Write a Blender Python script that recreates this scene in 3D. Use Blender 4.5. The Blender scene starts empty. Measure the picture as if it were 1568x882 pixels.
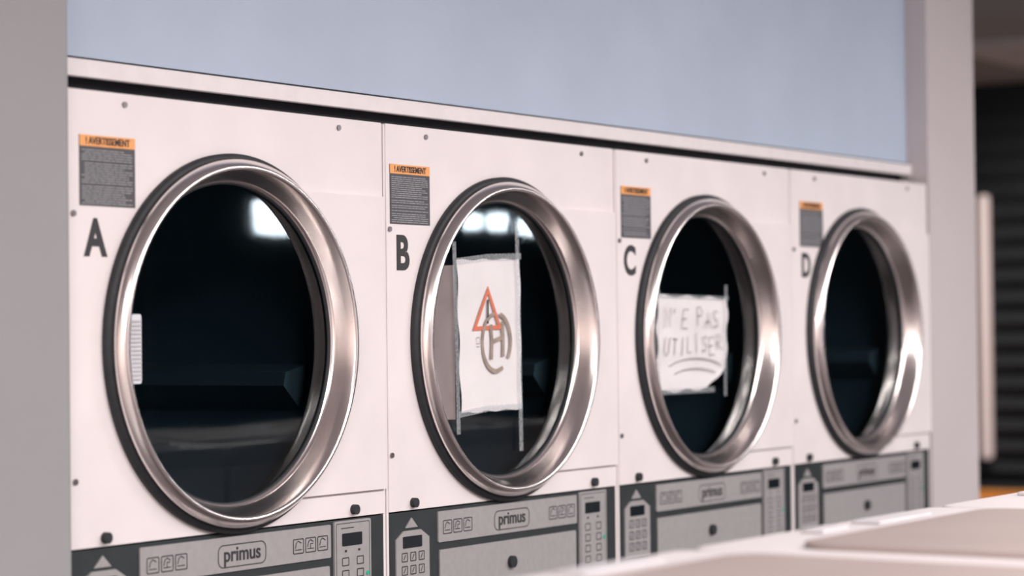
import bpy, math, random
from mathutils import Vector, Matrix
random.seed(7)
scene=bpy.context.scene
scene.view_settings.view_transform='Standard'

# ---------------------------------------------------------------- materials
def mat(name, col, rough=.5, metal=0., noise=0., nscale=30., bump=0., bscale=200., coat=0., emit=None, estr=0., spec=.5, aniso=0.):
    m=bpy.data.materials.new(name); m.use_nodes=True
    nt=m.node_tree; b=nt.nodes['Principled BSDF']
    b.inputs['Base Color'].default_value=(*col,1)
    b.inputs['Roughness'].default_value=rough
    b.inputs['Metallic'].default_value=metal
    b.inputs['Coat Weight'].default_value=coat
    b.inputs['Specular IOR Level'].default_value=spec
    if aniso: b.inputs['Anisotropic'].default_value=aniso
    if emit: 
        b.inputs['Emission Color'].default_value=(*emit,1); b.inputs['Emission Strength'].default_value=estr
    tc=nt.nodes.new('ShaderNodeTexCoord')
    if noise:
        n=nt.nodes.new('ShaderNodeTexNoise'); n.inputs['Scale'].default_value=nscale; n.inputs['Detail'].default_value=5
        nt.links.new(tc.outputs['Object'],n.inputs['Vector'])
        r=nt.nodes.new('ShaderNodeValToRGB')
        r.color_ramp.elements[0].position=.3; r.color_ramp.elements[1].position=.7
        r.color_ramp.elements[0].color=(*[c*(1-noise) for c in col],1)
        r.color_ramp.elements[1].color=(*[min(1,c*(1+noise)) for c in col],1)
        nt.links.new(n.outputs['Fac'],r.inputs['Fac']); nt.links.new(r.outputs['Color'],b.inputs['Base Color'])
    if bump:
        n2=nt.nodes.new('ShaderNodeTexNoise'); n2.inputs['Scale'].default_value=bscale; n2.inputs['Detail'].default_value=3
        nt.links.new(tc.outputs['Object'],n2.inputs['Vector'])
        bp=nt.nodes.new('ShaderNodeBump'); bp.inputs['Strength'].default_value=bump; bp.inputs['Distance'].default_value=.002
        nt.links.new(n2.outputs['Fac'],bp.inputs['Height']); nt.links.new(bp.outputs['Normal'],b.inputs['Normal'])
    return m
M={}
M['enamel']=mat('white_enamel',(.81,.75,.752),.5,noise=.04,nscale=6,bump=.08,bscale=300,spec=.35)
M['body']=mat('cabinet_grey',(.55,.52,.54),.5,noise=.05)
M['screw']=mat('screw_steel',(.25,.22,.23),.35,.9,noise=.1)
M['black']=mat('black_rubber',(.018,.020,.024),.6,noise=.2,nscale=60)
M['console']=mat('console_black',(.026,.033,.036),.45,noise=.15,nscale=20)
M['silver']=mat('console_silver',(.40,.38,.385),.45,.2,noise=.05,nscale=80)
M['ink']=mat('dark_ink',(.030,.029,.033),.6,noise=.1)
M['greylabel']=mat('label_grey',(.072,.072,.080),.55,noise=.08)
M['labeltext']=mat('label_text',(.32,.32,.34),.6,noise=.05)
M['orange']=mat('label_orange',(.88,.38,.12),.5,noise=.05)
M['redor']=mat('triangle_red',(.66,.18,.10),.6,noise=.05)
M['brown']=mat('marker_brown',(.34,.27,.23),.7,noise=.25,nscale=40)
M['pen']=mat('pen_grey',(.34,.30,.31),.7,noise=.2,nscale=50)
M['paper']=mat('paper_white',(.78,.745,.755),.75,noise=.04,nscale=12,bump=.9,bscale=22)
M['card']=mat('cardboard_grey',(.24,.20,.20),.8,noise=.08,nscale=20)
M['latch']=mat('latch_white',(.70,.73,.78),.5,noise=.04)
M['display']=mat('display_dark',(.012,.017,.021),.15,noise=.1)
M['green']=mat('led_green',(.02,.35,.22),.4,noise=.05,emit=(.02,.5,.3),estr=.15)
M['blue']=mat('wall_blue',(.45,.525,.64),.75,noise=.05,nscale=3,bump=.1,bscale=120)
M['wallgrey']=mat('wall_grey_paint',(.31,.305,.315),.8,noise=.03,nscale=2,bump=.08,bscale=90)
M['pink']=mat('wall_pale_paint',(.56,.505,.515),.8,noise=.03,nscale=2,bump=.08,bscale=90)
M['trim']=mat('trim_white',(.80,.745,.75),.5,noise=.03)
M['brownwall']=mat('wall_cream_paint',(.82,.72,.68),.8,noise=.08,nscale=1.5)
M['dark']=mat('gap_shade_dark',(.012,.013,.017),.8,noise=.1)  # near-black standing in for shade in the gap over the dryers
M['night']=mat('night_glass',(.008,.015,.026),.12,noise=.2,nscale=1)
M['shutter']=mat('shutter_dark',(.026,.031,.036),.5,.1,noise=.1)
M['ceil']=mat('ceiling_paint',(.42,.40,.41),.9,noise=.04,nscale=2)
M['wtop']=mat('washer_top_enamel',(.60,.555,.56),.5,noise=.03,nscale=4)
M['taupe']=mat('lid_taupe',(.31,.245,.23),.5,noise=.05,nscale=6)
M['bench']=mat('bench_orange',(.85,.40,.09),.5,noise=.08)
M['glint']=mat('glint_glow',(.9,.95,1),.5,noise=.01,emit=(.80,.90,1.0),estr=34)  # glow of the added lamps meant for reflections in the door glass
M['palestrip']=mat('pale_strip_glow',(.9,.8,.8),.5,noise=.01,emit=(1,.78,.74),estr=.22)  # glow put into the pale strip, which is no known lamp

def chrome():
    m=mat('brushed_chrome',(.89,.825,.81),.2,1.0,aniso=.6)
    nt=m.node_tree; b=nt.nodes['Principled BSDF']
    tg=nt.nodes.new('ShaderNodeTangent'); tg.direction_type='RADIAL'; tg.axis='Y'
    nt.links.new(tg.outputs[0],b.inputs['Tangent'])
    tc=[n for n in nt.nodes if n.type=='TEX_COORD'][0]
    n=nt.nodes.new('ShaderNodeTexNoise'); n.inputs['Scale'].default_value=10; n.inputs['Detail'].default_value=3
    nt.links.new(tc.outputs['Object'],n.inputs['Vector'])
    mr=nt.nodes.new('ShaderNodeMapRange'); mr.inputs['To Min'].default_value=.14; mr.inputs['To Max'].default_value=.28
    nt.links.new(n.outputs['Fac'],mr.inputs['Value']); nt.links.new(mr.outputs['Result'],b.inputs['Roughness'])
    return m
M['chrome']=chrome()

def glass():
    m=bpy.data.materials.new('door_glass'); m.use_nodes=True; nt=m.node_tree; nt.nodes.clear()
    o=nt.nodes.new('ShaderNodeOutputMaterial'); mx=nt.nodes.new('ShaderNodeMixShader')
    t=nt.nodes.new('ShaderNodeBsdfTransparent'); g=nt.nodes.new('ShaderNodeBsdfGlossy')
    fr=nt.nodes.new('ShaderNodeFresnel'); fr.inputs['IOR'].default_value=1.5
    tc=nt.nodes.new('ShaderNodeTexCoord'); n=nt.nodes.new('ShaderNodeTexNoise'); n.inputs['Scale'].default_value=9
    r=nt.nodes.new('ShaderNodeValToRGB')
    r.color_ramp.elements[0].color=(.56,.70,.78,1); r.color_ramp.elements[1].color=(.66,.80,.86,1)
    nt.links.new(tc.outputs['Object'],n.inputs['Vector']); nt.links.new(n.outputs['Fac'],r.inputs['Fac'])
    nt.links.new(r.outputs['Color'],t.inputs['Color'])
    g.inputs['Roughness'].default_value=.035; g.inputs['Color'].default_value=(.76,.80,.80,1)
    nt.links.new(fr.outputs[0],mx.inputs[0]); nt.links.new(t.outputs[0],mx.inputs[1]); nt.links.new(g.outputs[0],mx.inputs[2])
    nt.links.new(mx.outputs[0],o.inputs[0]); return m
M['glass']=glass()
def tape():
    m=bpy.data.materials.new('clear_tape'); m.use_nodes=True; nt=m.node_tree; nt.nodes.clear()
    o=nt.nodes.new('ShaderNodeOutputMaterial'); mx=nt.nodes.new('ShaderNodeMixShader')
    t=nt.nodes.new('ShaderNodeBsdfTransparent'); g=nt.nodes.new('ShaderNodeBsdfPrincipled')
    g.inputs['Base Color'].default_value=(.62,.66,.69,1); g.inputs['Roughness'].default_value=.35
    n=nt.nodes.new('ShaderNodeTexNoise'); n.inputs['Scale'].default_value=60
    mr=nt.nodes.new('ShaderNodeMapRange'); mr.inputs['To Min'].default_value=.1; mr.inputs['To Max'].default_value=.6
    nt.links.new(n.outputs['Fac'],mr.inputs['Value']); nt.links.new(mr.outputs[0],mx.inputs[0])
    nt.links.new(t.outputs[0],mx.inputs[1]); nt.links.new(g.outputs[0],mx.inputs[2]); nt.links.new(mx.outputs[0],o.inputs[0]); return m
M['tape']=tape()
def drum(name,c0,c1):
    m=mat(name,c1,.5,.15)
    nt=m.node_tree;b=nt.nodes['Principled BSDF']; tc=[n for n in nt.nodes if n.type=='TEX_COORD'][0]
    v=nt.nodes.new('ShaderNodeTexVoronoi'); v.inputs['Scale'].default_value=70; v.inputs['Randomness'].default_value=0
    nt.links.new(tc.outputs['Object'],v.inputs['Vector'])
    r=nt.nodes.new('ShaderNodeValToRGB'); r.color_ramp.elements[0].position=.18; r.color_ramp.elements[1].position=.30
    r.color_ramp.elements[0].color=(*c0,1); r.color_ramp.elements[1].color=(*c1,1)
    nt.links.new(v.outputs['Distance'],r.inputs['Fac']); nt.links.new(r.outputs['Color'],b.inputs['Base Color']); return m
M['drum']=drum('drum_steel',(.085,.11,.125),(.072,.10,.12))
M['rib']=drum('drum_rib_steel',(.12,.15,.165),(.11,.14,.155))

# ---------------------------------------------------------------- helpers
def empty(name,loc=(0,0,0)):
    e=bpy.data.objects.new(name,None); e.location=loc; scene.collection.objects.link(e); e.empty_display_size=.1; return e
def mesh(name,verts,faces,m,parent=None,smooth=False,loc=(0,0,0),bevel=0):
    me=bpy.data.meshes.new(name); me.from_pydata([tuple(v) for v in verts],[],faces); me.validate()
    me.materials.append(M[m]); o=bpy.data.objects.new(name,me); scene.collection.objects.link(o)
    if parent: o.parent=parent
    o.location=loc
    if smooth: 
        for p in me.polygons: p.use_smooth=True
    if bevel:
        b=o.modifiers.new('b','BEVEL'); b.width=bevel; b.segments=3; b.limit_method='ANGLE'
    return o
class G:
    def __init__(s): s.v=[]; s.f=[]
    def add(s,v,f):
        n=len(s.v); s.v+=list(v); s.f+=[tuple(i+n for i in q) for q in f]
    def box(s,x0,x1,y0,y1,z0,z1):
        s.add([(x0,y0,z0),(x1,y0,z0),(x1,y1,z0),(x0,y1,z0),(x0,y0,z1),(x1,y0,z1),(x1,y1,z1),(x0,y1,z1)],
              [(0,3,2,1),(4,5,6,7),(0,1,5,4),(1,2,6,5),(2,3,7,6),(3,0,4,7)])
    def poly(s,pts,y0,y1):   # xz polygon (ccw seen from -Y), extruded from y0(front) to y1
        n=len(pts)
        v=[(p[0],y0,p[1]) for p in pts]+[(p[0],y1,p[1]) for p in pts]
        s.add(v,[tuple(range(n)),tuple(range(2*n-1,n-1,-1))]+[(i,i+n,(i+1)%n+n,(i+1)%n) for i in range(n)])
    def frame(s,pts,w,y0,y1):  # closed outline of stroke w
        n=len(pts)
        inn=[]
        for i in range(n):
            a=Vector(pts[i-1]);b=Vector(pts[i]);c=Vector(pts[(i+1)%n])
            d1=(b-a).normalized(); d2=(c-b).normalized(); n1=Vector((-d1.y,d1.x)); n2=Vector((-d2.y,d2.x))
            nn=(n1+n2).normalized(); k=w/max(.3,nn.dot(n1)); inn.append(b+nn*k)
        v=[(p[0],y0,p[1]) for p in pts]+[(p[0],y0,p[1]) for p in inn]
        s.add(v,[(i,(i+1)%n,(i+1)%n+n,i+n) for i in range(n)])
    def ribbon(s,pts,w,y):
        L=[];n=len(pts)
        for i,p in enumerate(pts):
            a=Vector(pts[max(0,i-1)]);b=Vector(pts[min(n-1,i+1)]); d=(b-a)
            if d.length<1e-9: d=Vector((1,0))
            d.normalize(); k=Vector((-d.y,d.x))*w/2; q=Vector(p)
            L+=[q-k,q+k]
        s.add([(q.x,y,q.y) for q in L],[(2*i,2*i+2,2*i+3,2*i+1) for i in range(n-1)])
    def disc(s,cx,cz,r,y0,y1,n=20):
        s.poly([(cx+r*math.cos(2*math.pi*i/n),cz+r*math.sin(2*math.pi*i/n)) for i in range(n)],y0,y1)
    def make(s,name,m,parent=None,**k): return mesh(name,s.v,s.f,m,parent,**k)
def rrect(x0,x1,z0,z1,r,n=6):
    o=[]
    for cx,cz,a0 in ((x1-r,z0+r,-90),(x1-r,z1-r,0),(x0+r,z1-r,90),(x0+r,z0+r,180)):
        for i in range(n+1):
            a=math.radians(a0+90*i/n); o.append((cx+r*math.cos(a),cz+r*math.sin(a)))
    return o
def spin(name,prof,cx,cz,m,parent,n=160,caps=False,face=None):
    v=[];f=[];k=len(prof)
    for i in range(n):
        a=2*math.pi*i/n
        for r,y in prof: v.append((r*math.cos(a),y,r*math.sin(a)))
    for i in range(n):
        j=(i+1)%n
        for q in range(k-1):
            t=(i*k+q,i*k+q+1,j*k+q+1,j*k+q); f.append(t)
    if caps: f.append(tuple(i*k+k-1 for i in range(n)))
    o=mesh(name,v,f,m,parent,smooth=True,loc=(cx,0,cz))
    if face is not None:   # make surface normals point to -Y (outward, to the room)
        o.data.update()
        if o.data.polygons[0].normal.y>0: o.data.flip_normals()
    return o
def holed(name,x0,x1,z0,z1,cx,cz,r,y,th,m,parent):
    angs=[2*math.pi*i/120 for i in range(120)]
    for X in(x0,x1):
        for Z in(z0,z1): angs.append(math.atan2(Z-cz,X-cx)%(2*math.pi))
    angs=sorted(set(round(a,6) for a in angs)); n=len(angs); v=[];f=[]
    for a in angs:
        c,s=math.cos(a),math.sin(a)
        t=min(((x1-cx)/c if c>1e-9 else (x0-cx)/c if c<-1e-9 else 9),((z1-cz)/s if s>1e-9 else (z0-cz)/s if s<-1e-9 else 9))
        v+=[(cx+r*c,y,cz+r*s),(cx+t*c,y,cz+t*s),(cx+t*c,y+th,cz+t*s),(cx+r*c,y+th,cz+r*s)]
    for i in range(n):
        j=(i+1)%n; f+=[(4*i,4*j,4*j+1,4*i+1)[::-1],(4*i+1,4*j+1,4*j+2,4*i+2)[::-1],(4*i+3,4*j+3,4*j,4*i)[::-1]]
    return mesh(name,v,f,m,parent)
def text(name,body,x,z,size,y,m,parent,sx=1.,bold=0.,align='LEFT',rot=0):
    c=bpy.data.curves.new(name,'FONT'); c.body=body; c.size=size; c.offset=bold; c.extrude=.0004; c.align_x=align
    c.materials.append(M[m]); o=bpy.data.objects.new(name,c); scene.collection.objects.link(o); o.parent=parent
    o.location=(x,y,z); o.rotation_euler=(math.pi/2,0,0); o.scale=(sx,1,1); return o

CX,CZ=.388,1.484
CH=[(.298,-.006),(.3010,-.014),(.3025,-.020),(.3018,-.025),(.2935,-.035),(.2900,-.0380),(.2860,-.0378),(.2832,-.0340),(.2770,-.0190),(.2705,-.002),(.2685,.003),(.2665,.0045),(.2645,.006),(.263,.010)]
def door(parent,cx,cz,k=1.,pre=''):
    spin(pre+'door_gasket',[(.300*k,.0),(.3115*k,-.001),(.3120*k,-.011),(.3085*k,-.015),(.300*k,-.016),(.29*k,-.004)],cx,cz,'black',parent)
    spin(pre+'door_ring',[(r*k,y) for r,y in CH],cx,cz,'chrome',parent)
    spin(pre+'glass_seal',[(.2665*k,.0056),(.2625*k,.0052),(.262*k,.012)],cx,cz,'black',parent)
    prof=[(.2640*k,.0105),(.2*k,.0095),(.1*k,.009),(.001,.009)]
    spin(pre+'door_glass',prof,cx,cz,'glass',parent,face=-1)
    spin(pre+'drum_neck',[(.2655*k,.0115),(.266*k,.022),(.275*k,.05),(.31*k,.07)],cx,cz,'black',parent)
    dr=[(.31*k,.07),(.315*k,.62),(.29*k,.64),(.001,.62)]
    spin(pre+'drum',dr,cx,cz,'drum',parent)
    g=G()
    for a in (-15,105,225):
        a=math.radians(a); d=Vector((math.cos(a),math.sin(a))); t=Vector((-d.y,d.x))
        pts=[]
        for rr,w in((.312,.045),(.25,.012)):
            pts.append((d*rr+t*w,d*rr-t*w))
        q=[pts[0][0],pts[0][1],pts[1][1],pts[1][0]]
        g.poly([(cx+p.x*k,cz+p.y*k) for p in q],.09,.6)
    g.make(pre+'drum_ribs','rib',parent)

def latch(parent,z0=.423,z1=.532):
    g=G(); g.poly(rrect(.128,.170,1+z0,1+z1,.004),.002,.0085)
    g.make('door_latch','latch',parent)
    g=G(); n=15
    for i in range(n):
        z=1+z0+.006+(z1-z0-.012)*i/n; g.box(.135,.168,-.0005,.003,z,z+.0035)
    g.make('latch_ribs','body',parent)

def dryer(idx):
    X=.8*idx
    P=empty('stacked_dryer',(X,0,0))
    # body shell
    g=G(); x0,x1=.001,.799
    g.box(x0,x0+.004,.004,.90,0,1.872); g.box(x1-.004,x1,.004,.90,0,1.872)
    g.box(x0+.004,x1-.004,.87,.90,0,1.872); g.box(x0,x1,.004,.90,1.868,1.872); g.box(x0,x1,.03,.9,.0,.06)
    g.box(x0+.004,x1-.004,.02,.86,1.10,1.12)
    g.make('cabinet','enamel',P)
    g=G(); g.box(.002,.008,-.001,.006,.06,1.873); g.box(.792,.798,-.001,.006,.06,1.873); g.make('side_frame','enamel',P)
    # upper front
    holed('front_panel',.007,.794,1.176,1.875,CX,CZ,.285,-.003,.012,'enamel',P)
    # raised hinge-side plate around the door
    v=[];f=[];zt,zb,xr=1.742,1.220,.792; R=.291
    al=[math.radians(a) for a in range(-61,63,2)]+[math.atan2(zt-CZ,xr-CX),math.atan2(zb-CZ,xr-CX)]
    al.sort()
    for a in al:
        c,s=math.cos(a),math.sin(a); t=min((xr-CX)/c,((zt-CZ)/s if s>0 else (zb-CZ)/s if s<0 else 9))
        v+=[(CX+R*c,-.010,CZ+R*s),(CX+t*c,-.010,CZ+t*s),(CX+t*c,-.002,CZ+t*s)]
    for i in range(len(al)-1): f+=[(3*i,3*i+1,3*i+4,3*i+3),(3*i+1,3*i+2,3*i+5,3*i+4)]
    mesh('hinge_plate',v,f,'enamel',P)
    door(P,CX,CZ)
    # screws
    g=G()
    for sx,sz in ((.130,1.858),(.670,1.858),(.016,1.685),(.016,1.278)):
        g.disc(sx,sz,.0048,-.006,-.003,14)
    g.make('screws','screw',P)
    g=G()
    for sx in(.079,.702): g.disc(sx,1.189,.0088,-.012,-.002,20)
    g.make('key_locks','black',P)
    # warning label
    lx,lz=((.030,.003),(.018,.0),(.024,-.003),(.050,-.002))[idx]
    lz+=1.803; w=.122;h=.108
    g=G(); g.box(lx,lx+w,-.0042,-.003,lz-h,lz); g.make('warning_label','greylabel',P)
    g=G(); g.box(lx,lx+w,-.0046,-.003,lz-.017,lz); g.make('warning_label_header','orange',P)
    text('label_header_text','! AVERTISSEMENT',lx+w/2,lz-.0135,.0155,-.0050,'ink',P,sx=.80,bold=.0002,align='CENTER')
    g=G(); z=lz-.022
    while z>lz-h+.004:
        x=lx+.004+random.choice((0,0,0,.006)); e=lx+w-.006-random.random()*.02*(random.random()<.5)
        while x<e:
            l=.006+random.random()*.018; g.box(x,min(e,x+l),-.0046,-.0042,z-.0015,z); x+=l+.0018
        z-=.0037 if random.random()<.85 else .0056
    g.make('label_lines','labeltext',P)
    # letter
    text('unit_letter','ABCD'[idx],(.042,.034,.033,.055)[idx],(1.623,1.614,1.616,1.622)[idx],(.078,.086,.084,.078)[idx],-.0036,'ink',P,sx=.84,bold=.0028)
    # console
    g=G(); g.box(.009,.791,-.001,.01,.955,1.173); g.make('console','console',P)
    g=G()
    house=[(.026,1.02),(.128,1.02),(.128,1.124),(.102,1.139),(.050,1.139),(.026,1.124)]
    g.poly(house,-.004,-.001); g.poly(rrect(.157,.637,1.110,1.167,.003),-.004,-.001)
    g.poly(rrect(.161,.633,.965,1.096,.003),-.004,-.001); g.poly(rrect(.646,.750,1.000,1.171,.004),-.005,-.001)
    g.poly([(.056,1.144),(.094,1.144),(.075,1.162)],-.003,-.001)
    g.make('console_plates','silver',P)
    g=G(); g.frame(rrect(.650,.746,1.004,1.167,.003),.0012,-.0053,-.005)
    g.frame(rrect(.340,.462,1.117,1.155,.013),.0018,-.0045,-.004)
    for k in range(3):
        for bx in(.171,.533):
            x=bx+.033*k; g.frame(rrect(x,x+.029,1.124,1.150,.003),.0018,-.0045,-.004)
            g.ribbon([(x+.006,1.134),(x+.009,1.143),(x+.014,1.146),(x+.022,1.142)],.0018,-.0045)
            g.ribbon([(x+.005,1.131),(x+.023,1.131)],.0015,-.0045)
            if k%2: g.ribbon([(x+.014,1.131),(x+.014,1.139),(x+.021,1.139)],.0018,-.0045)
    # keypad squares
    for r_ in range(3):
        for c_ in range(3):
            x=.042+c_*.026; z=1.083-r_*.024; g.frame(rrect(x,x+.018,z,z+.017,.002),.0019,-.0045,-.004)
            g.ribbon([(x+.006,z+.004),(x+.012,z+.013)],.0018,-.0045)
    for r_ in range(4):
        z=1.092-r_*.022
        g.frame(rrect(.666,.686,z,z+.015,.002),.0018,-.0055,-.005); g.frame(rrect(.708,.728,z,z+.015,.002),.0018,-.0055,-.005)
    g.ribbon([(.664,1.158),(.700,1.158)],.0016,-.0055); g.ribbon([(.674,1.118),(.680,1.118)],.004,-.0055); g.ribbon([(.712,1.118),(.718,1.118)],.004,-.0055)
    g.make('console_markings','ink',P)
    g=G(); g.poly(rrect(.667,.723,1.127,1.149,.002),-.0062,-.005); g.poly(rrect(.046,.104,1.108,1.129,.002),-.0052,-.004)
    g.make('displays','display',P)
    g=G(); g.disc(.396,1.054,.0115,-.012,-.004,24); g.make('coin_box_lock','black',P)
    g=G(); g.disc(.739,1.075,.004,-.0065,-.005,12); g.make('status_light','green',P)
    text('logo_text','primus',.401,1.1275,.034,-.0045,'ink',P,sx=1.0,bold=.0005,align='CENTER')
    # lower pocket
    holed('lower_front_panel',.007,.794,.20,.950,CX,.60,.285,-.003,.012,'enamel',P)
    door(P,CX,.60,1.,'lower_')
    g=G(); g.box(.009,.791,-.001,.01,.065,.195); g.make('lower_kick_panel','console',P)
    g=G()
    for sx in(.05,.74):
        g.disc(sx,.93,.0095,-.012,-.002,20)
    g.make('lower_locks','black',P)
    if idx in(0,2,3): latch(P)
    return P
D=[dryer(i) for i in range(4)]

# ---------------------------------------------------------------- papers on door glass
def sheet(name,poly_fn,y,amp,m,parent,nx=28,nz=36):
    v=[];f=[]
    for j in range(nz+1):
        for i in range(nx+1):
            u,w=i/nx,j/nz; x,z=poly_fn(u,w)
            v.append((x,y-amp*(.5+.5*math.sin(u*5+w*7)*math.cos(w*9-u*3)),z))
    for j in range(nz):
        for i in range(nx):
            a=j*(nx+1)+i; f.append((a,a+1,a+nx+2,a+nx+1))
    return mesh(name,v,f,m,parent,smooth=True)
def quadfn(bl,br,tr,tl,wob=.0):
    def fn(u,w):
        x=(1-w)*((1-u)*bl[0]+u*br[0])+w*((1-u)*tl[0]+u*tr[0]); z=(1-w)*((1-u)*bl[1]+u*br[1])+w*((1-u)*tl[1]+u*tr[1])
        return x+wob*math.sin(w*17)*(abs(u-.5)*2)**4, z+wob*math.sin(u*19)*(abs(w-.5)*2)**4
    return fn
DY=-.005
# B
P=empty('paper_warning_notice',(.796,DY,0))
sheet('sheet',quadfn((.252,1.345),(.456,1.347),(.456,1.640),(.243,1.634),.0015),.0118,.003,'paper',P)
g=G()
g.frame([(.288,1.500),(.387,1.503),(.341,1.586)],.0080,.0072,0); g.make('warning_triangle','redor',P)
g=G(); g.ribbon([(.3405,1.560),(.3395,1.526)],.005,.0070); g.ribbon([(.339,1.519),(.339,1.5135)],.005,.0070); g.make('exclamation_mark','ink',P)
g=G()
arc=lambda a0,a1,rx,rz,cx,cz:[(cx+rx*math.cos(math.radians(a0+(a1-a0)*i/18)),cz+rz*math.sin(math.radians(a0+(a1-a0)*i/18))) for i in range(19)]
g.ribbon(arc(95,300,.046,.055,.366,1.477),.0085,.0070)
g.ribbon(arc(-40,80,.044,.052,.373,1.480),.0085,.0068)
g.ribbon([(.349,1.512),(.352,1.48),(.350,1.445)],.009,.0066); g.ribbon([(.388,1.518),(.391,1.49),(.390,1.450)],.009,.0066)
g.ribbon([(.352,1.478),(.372,1.483),(.392,1.488)],.009,.0064); g.make('marker_symbol','brown',P)
g=G(); g.frame(rrect(.300,.312,1.475,1.488,.001),.001,.0070,0); g.ribbon([(.300,1.47),(.312,1.47)],.001,.007); g.make('small_print','pen',P)
g=G()
g.ribbon([(.237,1.306),(.235,1.42),(.232,1.55),(.228,1.668)],.012,.0062)
g.ribbon([(.449,1.265),(.447,1.42),(.444,1.6),(.440,1.712)],.013,.0062)
g.ribbon([(.235,1.631),(.34,1.641),(.455,1.645)],.012,.0064); g.ribbon([(.240,1.343),(.34,1.352),(.455,1.352)],.012,.0064)
g.make('tape_strips','tape',P)
P=empty('cardboard_sheet',(.796,DY,0))
sheet('card',quadfn((.172,1.336),(.236,1.334),(.236,1.624),(.160,1.621)),.0128,.0006,'card',P)
# C
P=empty('handwritten_notice',(1.596,DY,-.004))
def fnC(u,w):
    x,z=quadfn((.186,1.367),(.486,1.372),(.503,1.571),(.190,1.576),.0035)(u,w)
    if u>.72 and w<.22: z+= (u-.72)/.28*(.22-w)/.22*.045
    return x,z
sheet('sheet',fnC,.0118,.005,'paper',P)
g=G()
L={'N':[[(0,0),(0,1),(.8,0),(.8,1)]],"'":[[(.3,1),(.2,.75)]],'E':[[(.8,1),(0,1),(0,0),(.8,0)],[(0,.5),(.6,.5)]],
 'P':[[(0,0),(0,1),(.6,1),(.75,.75),(.6,.5),(0,.5)]],'A':[[(0,0),(.4,1),(.8,0)],[(.15,.4),(.65,.4)]],
 'S':[[(.75,.9),(.4,1),(.1,.8),(.3,.55),(.65,.4),(.7,.15),(.35,0),(0,.1)]],'U':[[(0,1),(.05,.2),(.4,0),(.7,.2),(.75,1)]],
 'T':[[(0,1),(.8,1)],[(.4,1),(.4,0)]],'I':[[(.3,1),(.3,0)]],'L':[[(0,1),(0,0),(.7,0)]],'R':[[(0,0),(0,1),(.6,1),(.7,.75),(.5,.5),(0,.5),(.75,0)]],' ':[]}
def write(s,x,z,w,h,y,st):
    for i,ch in enumerate(s):
        ox=x+i*w; oz=z+random.uniform(-.006,.006); sl=random.uniform(-.15,.22); hh=h*random.uniform(.85,1.15)
        for pl in L[ch]: g.ribbon([(ox+px*w*.82+pz*sl*w+random.uniform(-.001,.001),oz+pz*hh+random.uniform(-.0015,.0015)) for px,pz in pl],st,y)
write("N'E PAS",.216,1.506,.036,.040,.0056,.0027)
write("UTILISER",.208,1.450,.034,.038,.0056,.0027)
g.ribbon(arc(150,25,.13,.030,.345,1.408),.0027,.0056); g.ribbon(arc(150,30,.105,.022,.345,1.394),.0027,.0056)
g.make('handwriting','pen',P)
g=G()
g.ribbon([(.480,1.352),(.483,1.48),(.489,1.601)],.012,.0050); g.ribbon([(.188,1.358),(.183,1.47),(.187,1.590)],.010,.0050)
g.ribbon([(.186,1.368),(.43,1.368)],.012,.0052); g.ribbon([(.186,1.575),(.5,1.571)],.008,.0052); g.make('tape_strips','tape',P)

# ---------------------------------------------------------------- room
def wall(name,x0,x1,y0,y1,z0,z1,m,bevel=0):
    g=G(); g.box(x0,x1,y0,y1,z0,z1); return g.make(name,m,None,bevel=bevel)
H=2.88
def floor_mat():
    m=mat('floor_tiles',(.3,.28,.28),.35); nt=m.node_tree;b=nt.nodes['Principled BSDF']
    br=nt.nodes.new('ShaderNodeTexBrick'); tc=[n for n in nt.nodes if n.type=='TEX_COORD'][0]
    br.offset=0; br.inputs['Scale'].default_value=1; br.inputs['Brick Width'].default_value=.4; br.inputs['Row Height'].default_value=.4; br.inputs['Mortar Size'].default_value=.006
    br.inputs['Color1'].default_value=(.34,.31,.31,1); br.inputs['Color2'].default_value=(.30,.28,.28,1); br.inputs['Mortar'].default_value=(.12,.11,.11,1)
    nt.links.new(tc.outputs['Object'],br.inputs['Vector']); nt.links.new(br.outputs['Color'],b.inputs['Base Color']); return m
M['floor']=floor_mat()
wall('floor',-5,10.2,-6,6.2,-.1,0,'floor')
wall('ceiling',-5,10.2,-6,6.2,H,H+.1,'ceil')
wall('wall_left',-5.1,-5,-6,1.1,0,H,'brownwall')
wall('wall_back',-5,3.53,1.0,1.1,0,H,'wallgrey')
wall('wall_upper',-.012,3.215,.06,1.0,1.935,H,'blue')
wall('wall_far',3.53,10.2,6,6.1,0,H,'wallgrey')
wall('trim_1',-.012,3.215,.046,.06,1.902,1.930,'trim',.002)
wall('gap_shade',-.012,3.215,.08,.10,1.874,1.934,'dark')  # dark strip standing in for the shade above the dryers
wall('pillar',-2.2,-.013,-.03,1.0,0,H,'wallgrey',.012)
wall('pillar',3.216,3.532,-.002,1.0,0,H,'pink',.004)
wall('wall_front',-5,10.2,-6.1,-6,0,H,'pink')
# night shop-front glazing in wall_front
P=empty('window_1')
for i in range(5):
    x=1.2+i*1.75; g=G(); g.box(x,x+1.68,-5.98,-5.96,.25,2.6); g.make('pane','night',P)
    g=G(); g.box(x-.035,x,-6,-5.93,.2,2.65); g.make('mullion','screw',P)
# dark slatted shutter wall on the right
g=G(); g.box(10.05,10.2,-6,6.1,0,H)
z=.05
while z<H-.12:
    g.add([(10.05,-6,z),(9.99,-6,z+.02),(10.05,-6,z+.10),(10.05,6,z),(9.99,6,z+.02),(10.05,6,z+.10)],[(0,1,4,3),(1,2,5,4)]); z+=.12
g.make('wall_right','shutter')
P=empty('pale_strip');  # pale upright strip of unknown kind; its glow is added
g=G(); g.box(9.93,9.98,2.57,2.635,.74,2.24); g.make('strip_body','palestrip',P,bevel=.02)
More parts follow.
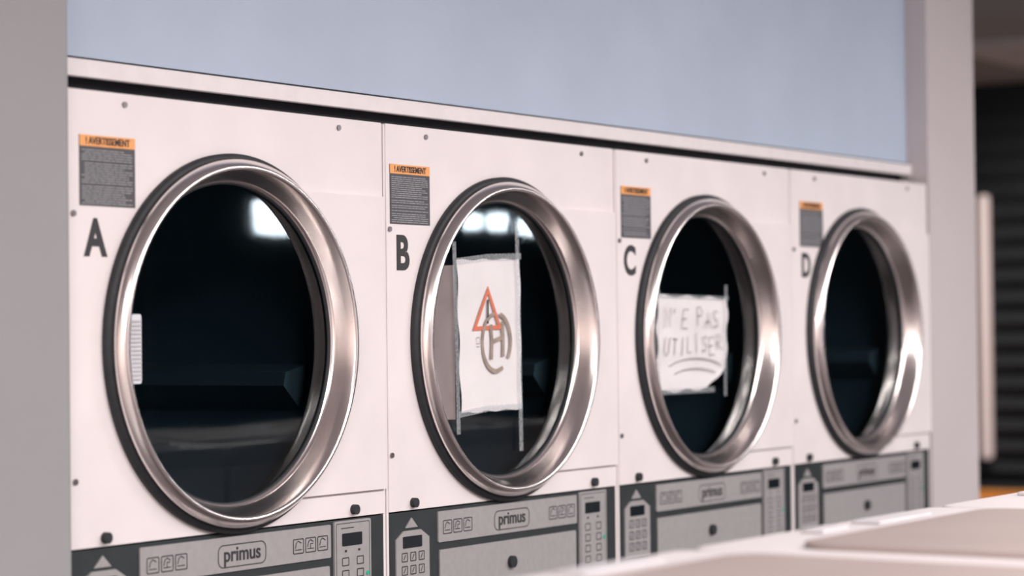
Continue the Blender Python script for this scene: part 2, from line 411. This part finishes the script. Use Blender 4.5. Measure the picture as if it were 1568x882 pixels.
# orange bench in the far room
P=empty('orange_bench')
g=G(); g.box(9.0,9.5,.9,3.4,.50,.56); g.box(9.46,9.52,.9,3.4,.56,.60); g.make('seat','bench',P,bevel=.01)
g=G()
for y in(1.0,2.1,3.3):
    g.box(9.05,9.09,y,y+.04,0,.5); g.box(9.41,9.45,y,y+.04,0,.5); g.box(9.05,9.45,y,y+.04,.46,.5)
g.make('legs','screw',P)

# ---------------------------------------------------------------- washers in the aisle
def washer(X):
    P=empty('washing_machine',(X,0,0)); T=1.22; y0,y1=-1.74,-1.045
    g=G(); g.box(.0,.76,y0+.01,y1,.08,T-.05); g.make('cabinet','enamel',P,bevel=.006)
    g=G(); g.box(.03,.73,y0+.04,y1-.03,.0,.08); g.make('plinth','console',P)
    # top: rounded slab
    v=[(x,y) for x,y in rrect(-.003,.763,y0,y1+.004,.03)]
    n=len(v); vv=[(x,y,T-.05) for x,y in v]+[(x,y,T) for x,y in v]
    mesh('top',vv,[tuple(range(n,2*n)),tuple(range(n-1,-1,-1))]+[(i,(i+1)%n,(i+1)%n+n,i+n) for i in range(n)],'wtop',P,bevel=.008)
    # lid
    v=rrect(.045,.69,-1.62,-1.165,.05); n=len(v)
    vv=[(x,y,T) for x,y in v]+[(x,y,T+.008) for x,y in v]
    mesh('top_lid',vv,[tuple(range(n,2*n))]+[(i,(i+1)%n,(i+1)%n+n,i+n) for i in range(n)],'taupe',P,bevel=.003)
    g=G(); g.box(.25,.33,-1.11,-1.075,T,T+.006); g.box(.42,.60,-1.115,-1.07,T,T+.005); g.make('soap_cover','body',P,bevel=.002)
    # porthole door on the -Y front
    Q=empty('porthole'); Q.parent=P; Q.location=(0,y0+.008,0)
    spin('porthole_ring',[(.24,-.001),(.245,-.02),(.225,-.035),(.20,-.02),(.185,-.004)],.38,.60,'chrome',Q,n=64)
    spin('porthole_glass',[(.19,-.006),(.12,-.016),(.001,-.02)],.38,.60,'night',Q,n=48)
    g=G(); g.box(.04,.72,-.012,.01,.93,1.10); g.make('control_panel','silver',Q)
    g=G(); g.disc(.60,1.015,.035,-.03,-.012,32); g.box(.1,.3,-.014,-.01,.98,1.05); g.make('dial','console',Q)
for x in(-.73,.055,.84,1.625,2.41): washer(x)

# ---------------------------------------------------------------- lights
def lamp(name,x,y,sx,sy,power,col,z=H):
    P=empty(name,(x,y,z))
    g=G(); g.box(-sx/2-.04,sx/2+.04,-sy/2-.04,sy/2+.04,-.03,0); g.make('housing','trim',P)
    l=bpy.data.lights.new(name+'_emitter','AREA'); l.shape='RECTANGLE'; l.size=sx; l.size_y=sy; l.energy=power; l.color=col
    o=bpy.data.objects.new('emitter',l); scene.collection.objects.link(o); o.parent=P; o.location=(0,0,-.035)
    return o
lamp('chrome_fill_light',-.6,-2.6,1.5,.5,64,(1,.95,.93))
lamp('chrome_fill_light',1.4,-2.6,1.5,.5,70,(1,.95,.93))
lamp('chrome_fill_light',3.4,-2.6,1.5,.5,78,(1,.93,.91))
lamp('chrome_fill_light',-3.2,-2.6,.5,1.5,160,(1,.95,.92))  # added to brighten the left wall that the chrome reflects
lamp('chrome_fill_light',1.4,-4.6,1.5,.5,90,(1,.95,.94))
lamp('chrome_fill_light',6.5,-2.6,1.2,.5,25,(1,.88,.86))
lamp('chrome_fill_light',8.6,1.8,.9,.4,42,(1,.88,.82))  # added to light up the bench and ceiling of the far room
def glint_lamp(x,y,z,s=.14):  # unseen lamps added for blurred light spots reflected in the door glass
    P=empty('added_glint_lamp',(x,y,z))
    g=G(); g.box(-s/2,s/2,-s/2,s/2,-s*.4,s*.4); g.make('glint_box','glint',P,bevel=.02)
    g=G(); g.box(-.006,.006,-.006,.006,s*.4,H-z); g.make('added_cord','console',P)
glint_lamp(3.66,-2.5,1.955,.17); glint_lamp(4.66,-2.5,1.975,.09); glint_lamp(4.93,-2.52,1.985,.10); glint_lamp(5.22,-2.5,1.975,.10)

w=bpy.data.worlds.new('World'); scene.world=w; w.use_nodes=True
w.node_tree.nodes['Background'].inputs[0].default_value=(.05,.06,.08,1)

# ---------------------------------------------------------------- camera
f,yaw,pit,rol=3639.034,.58872,.01823,-.01107
C=Vector((-2.54776,-2.51326,1.5))
fw=Vector((math.cos(yaw)*math.cos(pit),math.sin(yaw)*math.cos(pit),math.sin(pit)))
r=Vector((math.sin(yaw),-math.cos(yaw),0)); u=r.cross(fw)
r2=r*math.cos(rol)+u*math.sin(rol); u2=-r*math.sin(rol)+u*math.cos(rol)
cam=bpy.data.cameras.new('camera'); co=bpy.data.objects.new('camera',cam); scene.collection.objects.link(co)
mtx=Matrix((r2,u2,-fw)).transposed().to_4x4(); mtx.translation=C; co.matrix_world=mtx
cam.sensor_width=36; cam.lens=f/1600*36; cam.clip_start=.05
cam.dof.use_dof=True; cam.dof.focus_distance=4.1; cam.dof.aperture_fstop=2.5
scene.camera=co
